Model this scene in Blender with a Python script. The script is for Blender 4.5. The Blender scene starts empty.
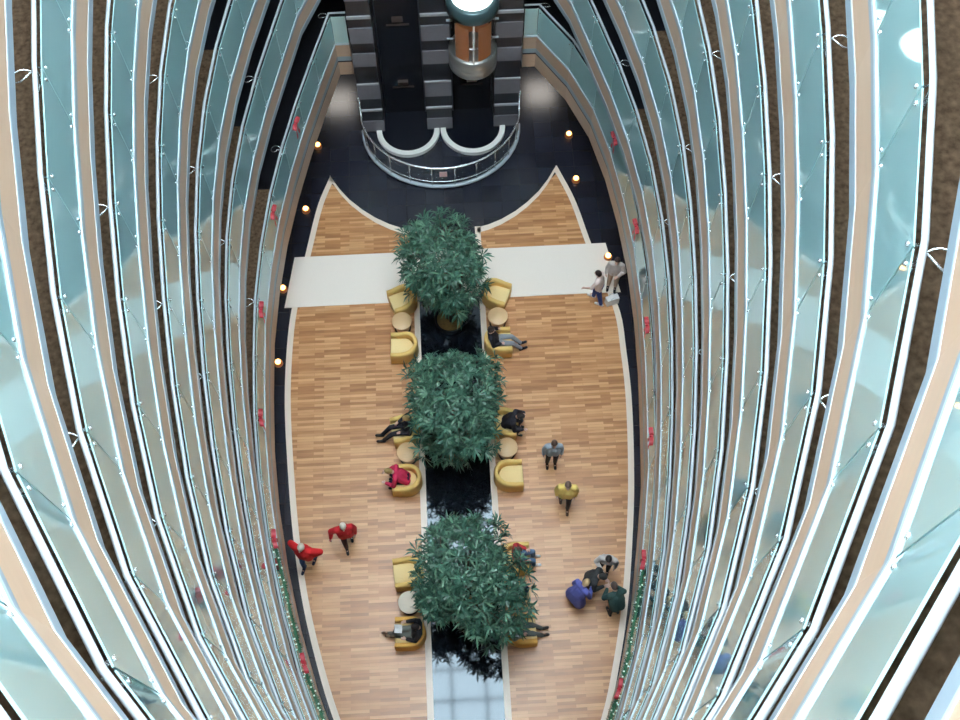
import bpy, bmesh, math, random
from mathutils import Vector, Matrix
random.seed(7)
PI = math.pi
S = bpy.context.scene
COL = S.collection

# ------------------------------------------------------------------ helpers
def V(*a): return Vector(a)

class MB:
    """collects geometry of ONE mesh; faces carry a material slot"""
    def __init__(s): s.v = []; s.f = []; s.m = []; s.sm = []
    def add(s, vs, fs, mi=0, smooth=False):
        o = len(s.v); s.v += [tuple(v) for v in vs]
        for f in fs: s.f.append(tuple(i + o for i in f)); s.m.append(mi); s.sm.append(smooth)
    def quad(s, a, b, c, d, mi=0): s.add([a, b, c, d], [(0, 1, 2, 3)], mi)
    def box(s, x0, x1, y0, y1, z0, z1, mi=0):
        vs = [(x, y, z) for z in (z0, z1) for y in (y0, y1) for x in (x0, x1)]
        s.add(vs, [(0, 2, 3, 1), (4, 5, 7, 6), (0, 1, 5, 4), (2, 6, 7, 3), (0, 4, 6, 2), (1, 3, 7, 5)], mi)
    def obox(s, c, ax, ay, az, mi=0):
        c = Vector(c); vs = [c + ax * i + ay * j + az * k for k in (-1, 1) for j in (-1, 1) for i in (-1, 1)]
        s.add(vs, [(0, 2, 3, 1), (4, 5, 7, 6), (0, 1, 5, 4), (2, 6, 7, 3), (0, 4, 6, 2), (1, 3, 7, 5)], mi)
    def tube(s, pts, r, n=8, mi=0, closed=False, cap=True):
        pts = [Vector(p) for p in pts]; m = len(pts)
        rs = r if isinstance(r, (list, tuple)) else [r] * m
        vs = []; up0 = None
        for i, p in enumerate(pts):
            if closed: d = pts[(i + 1) % m] - pts[i - 1]
            else: d = pts[min(i + 1, m - 1)] - pts[max(i - 1, 0)]
            d.normalize()
            if up0 is None:
                up0 = Vector((0, 0, 1)) if abs(d.z) < .9 else Vector((1, 0, 0))
            u = (up0 - d * up0.dot(d))
            if u.length < 1e-4: u = d.orthogonal()
            u.normalize(); up0 = u; w = d.cross(u)
            for k in range(n):
                a = 2 * PI * k / n
                vs.append(p + (u * math.cos(a) + w * math.sin(a)) * rs[i])
        fs = []
        for i in range(m if closed else m - 1):
            for k in range(n):
                a = i * n + k; b = i * n + (k + 1) % n; j = (i + 1) % m
                fs.append((a, b, j * n + (k + 1) % n, j * n + k))
        if cap and not closed:
            fs.append(tuple(range(n - 1, -1, -1))); fs.append(tuple((m - 1) * n + k for k in range(n)))
        s.add(vs, fs, mi, True)
    def lathe(s, prof, c=(0, 0, 0), n=24, mi=0, a0=0, a1=2 * PI, smooth=True):
        full = abs(a1 - a0 - 2 * PI) < 1e-6
        cols = n if full else n + 1; vs = []; fs = []
        for k in range(cols):
            a = a0 + (a1 - a0) * k / n
            for (r, z) in prof: vs.append((c[0] + r * math.cos(a), c[1] + r * math.sin(a), c[2] + z))
        q = len(prof)
        for k in range(n):
            k2 = (k + 1) % cols
            for i in range(q - 1): fs.append((k * q + i, k2 * q + i, k2 * q + i + 1, k * q + i + 1))
        s.add(vs, fs, mi, smooth)
    def ell(s, c, r, n=12, m=8, mi=0, rot=None):
        c = Vector(c); vs = []; fs = []
        for i in range(m + 1):
            t = PI * i / m
            for k in range(n):
                a = 2 * PI * k / n
                p = Vector((r[0] * math.sin(t) * math.cos(a), r[1] * math.sin(t) * math.sin(a), r[2] * math.cos(t)))
                if rot: p = rot @ p
                vs.append(c + p)
        for i in range(m):
            for k in range(n): fs.append((i * n + k, (i + 1) * n + k, (i + 1) * n + (k + 1) % n, i * n + (k + 1) % n))
        s.add(vs, fs, mi, True)
    def capsule(s, a, b, ra, rb, n=10):
        a = Vector(a); b = Vector(b); d = b - a; L = d.length
        if L < 1e-6: s.ell(a, (ra,) * 3); return
        d /= L
        pts = []; rs = []
        for t in (-.97, -.7, -.35): pts.append(a + d * ra * t); rs.append(ra * math.sqrt(1 - t * t))
        pts.append(a); rs.append(ra); pts.append((a + b) / 2); rs.append((ra + rb) / 2); pts.append(b); rs.append(rb)
        for t in (.35, .7, .97): pts.append(b + d * rb * t); rs.append(rb * math.sqrt(1 - t * t))
        s.tube(pts, rs, n)
    def mesh(s, name):
        me = bpy.data.meshes.new(name); me.from_pydata(s.v, [], s.f)
        me.polygons.foreach_set('material_index', s.m); me.polygons.foreach_set('use_smooth', s.sm); me.update()
        return me
    def build(s, name, mats, parent=None, fix=True):
        me = s.mesh(name)
        if fix:
            bm = bmesh.new(); bm.from_mesh(me); bmesh.ops.recalc_face_normals(bm, faces=bm.faces); bm.to_mesh(me); bm.free()
        for m in (mats if isinstance(mats, (list, tuple)) else [mats]): me.materials.append(m)
        o = bpy.data.objects.new(name, me); COL.objects.link(o)
        if parent: o.parent = parent
        return o

def tag(o, label=None, cat=None, group=None, kind=None):
    if label: o['label'] = label
    if cat: o['category'] = cat
    if group: o['group'] = group
    if kind: o['kind'] = kind
    return o
def thing(name, label, cat, loc=(0, 0, 0), rz=0, group=None):
    o = bpy.data.objects.new(name, None); COL.objects.link(o); o.location = loc; o.rotation_euler = (0, 0, rz)
    o.empty_display_size = .1
    return tag(o, label, cat, group)
def struct(o, label=None): return tag(o, label, None, None, 'structure')
def copy_tree(o, parent=None):
    c = o.copy(); COL.objects.link(c)
    if parent: c.parent = parent
    for ch in list(o.children): copy_tree(ch, c)
    return c

# ------------------------------------------------------------------ materials
def mat(name, col, rough=.5, metal=0, ior=1.5, emit=None, estr=0, noise=None, coat=0, spec=None):
    m = bpy.data.materials.new(name); m.use_nodes = True
    nt = m.node_tree; b = nt.nodes['Principled BSDF']
    b.inputs['Base Color'].default_value = (*col, 1); b.inputs['Roughness'].default_value = rough
    b.inputs['Metallic'].default_value = metal; b.inputs['IOR'].default_value = ior
    if spec is not None: b.inputs['Specular IOR Level'].default_value = spec
    if coat: b.inputs['Coat Weight'].default_value = coat; b.inputs['Coat Roughness'].default_value = .03
    if emit: b.inputs['Emission Color'].default_value = (*emit, 1); b.inputs['Emission Strength'].default_value = estr
    if noise:
        sc, amt = noise[:2]
        tc = nt.nodes.new('ShaderNodeTexCoord'); nz = nt.nodes.new('ShaderNodeTexNoise'); nz.inputs['Scale'].default_value = sc
        nz.inputs['Detail'].default_value = 4
        mp = nt.nodes.new('ShaderNodeMapping')
        if len(noise) > 2: mp.inputs['Scale'].default_value = noise[2]
        mx = nt.nodes.new('ShaderNodeMix'); mx.data_type = 'RGBA'
        mx.inputs['A'].default_value = (*[c * (1 - amt) for c in col], 1); mx.inputs['B'].default_value = (*[min(1, c * (1 + amt)) for c in col], 1)
        nt.links.new(tc.outputs['Object'], mp.inputs[0]); nt.links.new(mp.outputs[0], nz.inputs['Vector'])
        nt.links.new(nz.outputs['Fac'], mx.inputs['Factor']); nt.links.new(mx.outputs['Result'], b.inputs['Base Color'])
    return m

def parquet_mat():
    m = bpy.data.materials.new('oak_parquet'); m.use_nodes = True; nt = m.node_tree; N = nt.nodes; b = N['Principled BSDF']
    tc = N.new('ShaderNodeTexCoord')
    br = N.new('ShaderNodeTexBrick'); br.inputs['Scale'].default_value = 1
    br.offset = .37; br.offset_frequency = 2
    br.inputs['Brick Width'].default_value = .75; br.inputs['Row Height'].default_value = .082
    br.inputs['Mortar Size'].default_value = .003
    br.inputs['Color1'].default_value = (0, 0, 0, 1); br.inputs['Color2'].default_value = (1, 1, 1, 1); br.inputs['Mortar'].default_value = (.1, .1, .1, 1)
    nt.links.new(tc.outputs['Object'], br.inputs['Vector'])
    nz = N.new('ShaderNodeTexNoise'); nz.inputs['Scale'].default_value = 1.0; nz.inputs['Detail'].default_value = 5
    mp = N.new('ShaderNodeMapping'); mp.inputs['Scale'].default_value = (1.2, 9, 1)
    nt.links.new(tc.outputs['Object'], mp.inputs[0]); nt.links.new(mp.outputs[0], nz.inputs['Vector'])
    ad = N.new('ShaderNodeMath'); ad.operation = 'MULTIPLY_ADD'; ad.inputs[1].default_value = .6; 
    sp = N.new('ShaderNodeMath'); sp.operation = 'MULTIPLY'; sp.inputs[1].default_value = .55
    nt.links.new(nz.outputs['Fac'], sp.inputs[0]); nt.links.new(br.outputs['Color'], ad.inputs[0]); nt.links.new(sp.outputs[0], ad.inputs[2])
    cr = N.new('ShaderNodeValToRGB'); e = cr.color_ramp.elements
    e[0].position = .1; e[0].color = PAR[0]; e[1].position = .95; e[1].color = PAR[2]
    k = cr.color_ramp.elements.new(.5); k.color = PAR[1]
    nt.links.new(ad.outputs[0], cr.inputs['Fac']); nt.links.new(cr.outputs['Color'], b.inputs['Base Color'])
    b.inputs['Roughness'].default_value = .32
    return m
PAR = [(.28, .115, .040, 1), (.52, .250, .105, 1), (.74, .43, .215, 1)]

def glass_mat():
    m = bpy.data.materials.new('blue_green_glass'); m.use_nodes = True; nt = m.node_tree; N = nt.nodes; b = N['Principled BSDF']
    b.inputs['Base Color'].default_value = (.56, .90, .93, 1); b.inputs['Roughness'].default_value = .03
    b.inputs['IOR'].default_value = 2.0
    tr = N.new('ShaderNodeBsdfTransparent'); tr.inputs['Color'].default_value = (.62, .88, .88, 1)
    tl = N.new('ShaderNodeBsdfTranslucent'); tl.inputs['Color'].default_value = (.68, .94, .95, 1)
    m1 = N.new('ShaderNodeMixShader'); m1.inputs[0].default_value = .25
    nt.links.new(b.outputs[0], m1.inputs[1]); nt.links.new(tl.outputs[0], m1.inputs[2])
    m2 = N.new('ShaderNodeMixShader'); m2.inputs[0].default_value = .12
    nt.links.new(m1.outputs[0], m2.inputs[1]); nt.links.new(tr.outputs[0], m2.inputs[2])
    gl = N.new('ShaderNodeBsdfGlossy'); gl.inputs['Roughness'].default_value = .03; gl.inputs['Color'].default_value = (.80, .97, 1, 1)
    fr = N.new('ShaderNodeFresnel'); fr.inputs['IOR'].default_value = 1.6     # second surface of the laminated pane
    m3 = N.new('ShaderNodeMixShader'); nt.links.new(fr.outputs[0], m3.inputs[0]); nt.links.new(m2.outputs[0], m3.inputs[1]); nt.links.new(gl.outputs[0], m3.inputs[2])
    nt.links.new(m3.outputs[0], N['Material Output'].inputs['Surface'])
    return m
def clear_mat(name, col, fac=.8, rough=.02):
    m = bpy.data.materials.new(name); m.use_nodes = True; nt = m.node_tree; N = nt.nodes; b = N['Principled BSDF']
    b.inputs['Base Color'].default_value = (*col, 1); b.inputs['Roughness'].default_value = rough
    tr = N.new('ShaderNodeBsdfTransparent'); m2 = N.new('ShaderNodeMixShader'); m2.inputs[0].default_value = fac
    nt.links.new(b.outputs[0], m2.inputs[1]); nt.links.new(tr.outputs[0], m2.inputs[2])
    nt.links.new(m2.outputs[0], N['Material Output'].inputs['Surface'])
    return m
def leaf_mat():
    m = bpy.data.materials.new('leaf_green'); m.use_nodes = True; nt = m.node_tree; N = nt.nodes; b = N['Principled BSDF']
    g = N.new('ShaderNodeNewGeometry'); cr = N.new('ShaderNodeValToRGB'); e = cr.color_ramp.elements
    e[0].color = (.024, .080, .050, 1); e[1].color = (.13, .27, .175, 1); e[1].position = .95
    k = e.new(.6); k.color = (.055, .155, .105, 1)
    nt.links.new(g.outputs['Random Per Island'], cr.inputs['Fac']); nt.links.new(cr.outputs['Color'], b.inputs['Base Color'])
    b.inputs['Roughness'].default_value = .42
    return m
def granite_mat(name, col, rough, ior, tile):
    m = mat(name, col, rough, 0, ior); nt = m.node_tree; N = nt.nodes; b = N['Principled BSDF']
    tc = N.new('ShaderNodeTexCoord'); br = N.new('ShaderNodeTexBrick'); br.offset = 0
    br.inputs['Scale'].default_value = 1; br.inputs['Brick Width'].default_value = tile; br.inputs['Row Height'].default_value = tile
    br.inputs['Mortar Size'].default_value = .008
    br.inputs['Color1'].default_value = (*[c * .92 for c in col], 1); br.inputs['Color2'].default_value = (*[c * 1.08 for c in col], 1)
    br.inputs['Mortar'].default_value = (*[c * .7 for c in col], 1)
    nt.links.new(tc.outputs['Object'], br.inputs['Vector']); nt.links.new(br.outputs['Color'], b.inputs['Base Color'])
    return m

def carpet_mat():
    # brown loop carpet; beyond the lift lobby line the decks turn to dark stone
    m = mat('gallery_carpet', (.13, .085, .05), .95); nt = m.node_tree; N = nt.nodes; b = N['Principled BSDF']
    tc = N.new('ShaderNodeTexCoord'); nz = N.new('ShaderNodeTexNoise'); nz.inputs['Scale'].default_value = 14; nz.inputs['Detail'].default_value = 6
    nt.links.new(tc.outputs['Object'], nz.inputs['Vector'])
    cr = N.new('ShaderNodeValToRGB'); e = cr.color_ramp.elements
    e[0].position = .3; e[0].color = (.12, .078, .05, 1); e[1].position = .72; e[1].color = (.29, .195, .125, 1)
    nt.links.new(nz.outputs['Fac'], cr.inputs['Fac']); nt.links.new(cr.outputs['Color'], b.inputs['Base Color'])
    b.inputs['Specular IOR Level'].default_value = .1
    return m

M = {}
M['granite'] = granite_mat('black_granite', (.015, .018, .030), .24, 1.6, .6)
M['pool'] = granite_mat('polished_black_stone', (.008, .011, .017), .05, 1.58, 1.2); M['pool'].node_tree.nodes['Principled BSDF'].inputs['Specular Tint'].default_value = (.74, .90, 1, 1)
M['parquet'] = parquet_mat()
M['cream_stone'] = mat('cream_stone', (.82, .71, .60), .35, noise=(3, .05))
M['rug'] = mat('cream_carpet', (.86, .79, .71), .9, noise=(30, .04))
M['fascia'] = mat('maple_fascia', (.50, .345, .245), .38, noise=(1.5, .08, (1, 1, 6)))
M['trim'] = mat('brushed_blue_steel', (.28, .36, .43), .4, .15)
M['white_trim'] = mat('white_metal', (.50, .59, .65), .4, .05)
M['rail'] = mat('satin_white_steel', (.48, .54, .58), .4, .1)
M['steel'] = mat('polished_steel', (.80, .84, .86), .22, .75)
M['glass'] = glass_mat()
M['carpet'] = carpet_mat()
M['wall'] = mat('cream_plaster', (.55, .48, .40), .8)
M['soffit'] = mat('soffit_plaster', (.6, .58, .55), .8)
M['dark'] = mat('dark_stone', (.013, .014, .020), .3)
M['grey_band'] = mat('grey_stone_band', (.17, .165, .19), .45, noise=(6, .1))
M['band_line'] = mat('pale_stone_line', (.36, .37, .40), .4)
M['shaft'] = mat('black_shaft_glass', (.006, .008, .014), .2, spec=.25)
M['bronze'] = mat('bronze_panel', (.40, .11, .025), .5, .1, emit=(1, .42, .15), estr=.07)  # bronze with a faint orange glow painted in, not a lamp
M['car_glass'] = clear_mat('car_glass', (.16, .18, .18), .80)
M['pane'] = clear_mat('skylight_glass', (.8, .9, .95), .93)
M['lamp'] = mat('white_lamp', (1, 1, 1), .4, emit=(.85, 1, .98), estr=3.5)
M['amber'] = mat('amber_lamp', (1, .6, .2), .4, emit=(1, .5, .14), estr=7)
M['yellow'] = mat('yellow_upholstery', (.88, .60, .20), .75, noise=(25, .06))
M['orange'] = mat('amber_upholstery', (.90, .50, .12), .75, noise=(25, .06))
M['seat'] = mat('pale_yellow_upholstery', (.90, .70, .34), .8, noise=(25, .05))
M['beech'] = mat('pale_beech_veneer', (.78, .53, .29), .4, noise=(4, .07, (1, 8, 1)))
M['beech2'] = mat('white_beech_veneer', (.80, .72, .60), .4, noise=(4, .05, (1, 8, 1)))
M['plinth'] = mat('dark_brown_plinth', (.05, .03, .02), .5)
M['leaf'] = leaf_mat()
M['bark'] = mat('brown_bark', (.10, .065, .04), .9, noise=(12, .3))
M['mulch'] = mat('golden_brown_mulch', (.20, .12, .04), .95, noise=(20, .5))
M['red_ribbon'] = mat('red_ribbon', (.42, .018, .035), .45)
M['garland'] = mat('pine_garland', (.03, .15, .075), .6, noise=(30, .4))
M['fairy'] = mat('garland_bulb', (.8, .95, .85), .3, emit=(.8, 1, .85), estr=.35)
M['skin'] = mat('skin', (.58, .34, .25), .55)
M['skin2'] = mat('fair_skin', (.70, .45, .36), .55)
M['eye'] = mat('eye_dark', (.03, .02, .02), .3)
M['lip'] = mat('lip', (.42, .14, .12), .5)

# ------------------------------------------------------------------ plan of the atrium (lens-shaped void)
HC = 28.84
WP = [3.480679942286255, 5.353897534462588, -10.6776314217432, 20.727310861636315, -25.1197595425996, 10.075855126178626]
def wpoly(y):
    t = (y - 4) / 16; return sum(c * t ** i for i, c in enumerate(WP))
YEND = 22.3
def interp(T, y):
    if y <= T[0][0]: return T[0][1]
    for (a, b), (c, d) in zip(T, T[1:]):
        if y <= c:
            return b + (d - b) * (y - a) / (c - a)
    return T[-1][1]
GL = [(3.9, 3.42), (6.3, 4.12), (9.4, 4.62), (12.76, 4.76), (14.6, 4.66), (16.5, 4.43), (18.6, 4.02), (20.6, 3.47), (22.3, 2.98)]
GR = [(3.6, 3.40), (5.9, 4.08), (8.9, 4.65), (12.2, 4.93), (14.2, 5.0), (16.0, 4.92), (18.2, 4.65), (20.2, 4.2), (21.4, 3.55), (22.3, 2.95)]
def half(y, lev, side):
    w = max(0, wpoly(y)) if y < 21 else wpoly(21) + (y - 21) * (3.05 - wpoly(21)) / (YEND - 21)
    if y < -.84: w = 0
    if lev == 0:
        T = GL if side < 0 else GR
        if y > T[0][0]: return interp(T, y)
    return w
def outline(lev, side, n=17, y0=-.86):
    """points tip -> far end -> lift tower, equal arc length: every chord is one straight glass panel"""
    fine = [Vector((side * half(y, lev, side), y, 0)) for y in [y0 + (YEND - y0) * i / 600 for i in range(601)]]
    L = [0]
    for a, b in zip(fine, fine[1:]): L.append(L[-1] + (b - a).length)
    out = []; k = 0
    for i in range(n):
        t = L[-1] * i / (n - 1)
        while k < 599 and L[k + 1] < t: k += 1
        u = (t - L[k]) / max(1e-9, L[k + 1] - L[k]); out.append(fine[k].lerp(fine[k + 1], min(1, u)))
    out.append(Vector((side * 2.56, YEND, 0)))
    return out
def offset(pts, side, d):
    """push the polyline outward (away from the void)"""
    res = []
    for i, p in enumerate(pts):
        ds = []
        if i > 0: ds.append((pts[i] - pts[i - 1]).normalized())
        if i < len(pts) - 1: ds.append((pts[i + 1] - pts[i]).normalized())
        ns = [Vector((t.y, -t.x, 0)) * side for t in ds]
        n = sum(ns, Vector()); n.normalize(); c = n.dot(ns[0])
        q = p + n * (d / max(.45, c))
        res.append(q)
    return res
BX = 7.4; BY0 = -3.6; BY1 = 28.0
TX = 2.5; TY = 22.1       # lift tower half width, front face

# ------------------------------------------------------------------ ground floor
m = MB(); m.box(-BX, BX, BY0, BY1, -.3, 0); struct(m.build('floor', M['granite']), 'black polished stone lobby floor')

def ring_poly(name, loop, z0, z1, material, label=None):
    """prism over a simple polygon"""
    bm = bmesh.new(); vs = [bm.verts.new((p[0], p[1], z1)) for p in loop]; bm.faces.new(vs)
    bmesh.ops.triangulate(bm, faces=bm.faces[:])
    bmesh.ops.recalc_face_normals(bm, faces=bm.faces[:])
    if bm.faces[0].normal.z < 0: bmesh.ops.reverse_faces(bm, faces=bm.faces[:])
    n = len(loop); lo = [bm.verts.new((p[0], p[1], z0)) for p in loop]
    for i in range(n): bm.faces.new((vs[i], lo[i], lo[(i + 1) % n], vs[(i + 1) % n]))
    me = bpy.data.meshes.new(name); bm.to_mesh(me); bm.free(); me.materials.append(material)
    o = bpy.data.objects.new(name, me); COL.objects.link(o); struct(o, label); return o

FL = [(-.6, .45), (1, 1.85), (2.5, 2.85), (3.81, 3.44), (5.2, 3.88), (6.91, 4.29), (8.6, 4.55), (10.29, 4.72), (12.5, 4.87), (14.2, 4.86), (15.66, 4.74), (17.48, 4.37), (19.37, 3.98), (20.45, 3.6)]
FR = [(-.6, .45), (1, 1.85), (2.5, 2.9), (3.43, 3.48), (5, 4.0), (6.44, 4.36), (8.1, 4.66), (9.77, 4.90), (12.2, 5.11), (13.8, 5.13), (15.13, 5.08), (17.5, 4.46), (19.12, 4.11), (20.5, 3.63)]
def smooth_tab(T, y):   # Catmull-Rom on the table
    n = len(T)
    for i in range(n - 1):
        if y <= T[i + 1][0] or i == n - 2:
            p0 = T[max(0, i - 1)]; p1 = T[i]; p2 = T[i + 1]; p3 = T[min(n - 1, i + 2)]
            t = (y - p1[0]) / (p2[0] - p1[0]); h = p2[0] - p1[0]
            m1 = (p2[1] - p0[1]) / (p2[0] - p0[0]) * h; m2 = (p3[1] - p1[1]) / max(1e-6, p3[0] - p1[0]) * h
            return (2*t**3-3*t**2+1)*p1[1] + (t**3-2*t**2+t)*m1 + (-2*t**3+3*t**2)*p2[1] + (t**3-t**2)*m2
def fedge(side, y): return smooth_tab(FL if side < 0 else FR, y)
BW = .17                 # pale stone border width
PXI, PXO = .90, 1.07     # central channel: inner and outer edge of its border
RY0, RY1 = 15.74, 17.48  # cream runner
ARC = [(.98, 18.26), (1.35, 18.36), (1.75, 18.53), (2.2, 18.80), (2.6, 19.12), (3.0, 19.52), (3.3, 19.92), (3.62, 20.46)]
def lin(a, b, n): return [a + (b - a) * i / n for i in range(n + 1)]
for side, nm in ((-1, 'left'), (1, 'right')):
    ys = lin(-.6, RY0, 40)
    loop = [(side * (fedge(side, y) - BW), y) for y in ys] + [(side * PXO, RY0), (side * PXO, -.6)]
    if (fedge(side, -.6) - BW) < PXO: loop = [(side * max(PXO + .01, fedge(side, y) - BW), y) for y in ys if fedge(side, y) - BW > PXO] + [(side * PXO, RY0), (side * PXO, .3)]
    ring_poly('floor', loop, -.02, .012, M['parquet'], f'oak parquet main floor on the {nm} of the planter channel')
    # wedge beyond the runner
    ys2 = lin(RY1, 20.2, 16)
    arc = [(x, y) for x, y in ARC]
    loop = [(side * (fedge(side, y) - BW * .5), y) for y in ys2]
    loop += [(side * (x - .02), y - .1) for x, y in reversed(arc[:-1])]
    loop += [(side * PXO, RY1)]
    ring_poly('floor', loop, -.02, .012, M['parquet'], f'oak parquet wedge beyond the runner on the {nm}')
    # borders
    def border(pa, pb, lab):
        mb = MB()
        for i in range(len(pa) - 1):
            a, b, c, d = pa[i], pa[i + 1], pb[i + 1], pb[i]
            mb.quad((*a, .016), (*b, .016), (*c, .016), (*d, .016))
            mb.quad((*a, .016), (*b, .016), (*b, -.01), (*a, -.01)); mb.quad((*d, .016), (*c, .016), (*c, -.01), (*d, -.01))
        return struct(mb.build('trim_1', M['cream_stone']), lab)
    ya = lin(-.4, RY0, 50)
    border([(side * fedge(side, y), y) for y in ya], [(side * (fedge(side, y) - BW), y) for y in ya], f'cream stone border along the {nm} floor edge')
    yb = lin(RY1, 20.46, 14)
    border([(side * fedge(side, y), y) for y in yb], [(side * max(fedge(side, y) - BW, fedge(side, 20.46) - BW * .6 * (1 if y > 20 else 9)), y) for y in yb] if False else [(side * (fedge(side, y) - BW), y - (.1 if y > 20.3 else 0)) for y in yb[:-1]] + [(side * 3.6, 20.44)], f'cream stone border of the {nm} wedge')
    border([(side * x, y) for x, y in ARC], [(side * (x - .03), y - .2) for x, y in ARC], f'curved cream stone border of the {nm} wedge')
    border([(side * PXI, y) for y in (-.6, RY0)], [(side * PXO, y) for y in (-.6, RY0)], f'cream border on the {nm} of the planter channel')
    border([(side * PXI, y) for y in (RY1, 18.3)], [(side * PXO, y) for y in (RY1, 18.3)], f'short cream border beyond the runner on the {nm}')
m = MB(); m.box(-PXI, PXI, -.6, RY0, -.02, .02); struct(m.build('floor', M['pool']), 'mirror-polished black stone channel down the middle')
ring_poly('floor', [(-4.95, RY0), (5.18, RY0), (4.9, RY1), (-4.68, RY1)], 0, .028, M['rug'], 'broad cream carpet runner crossing the lobby')

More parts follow.
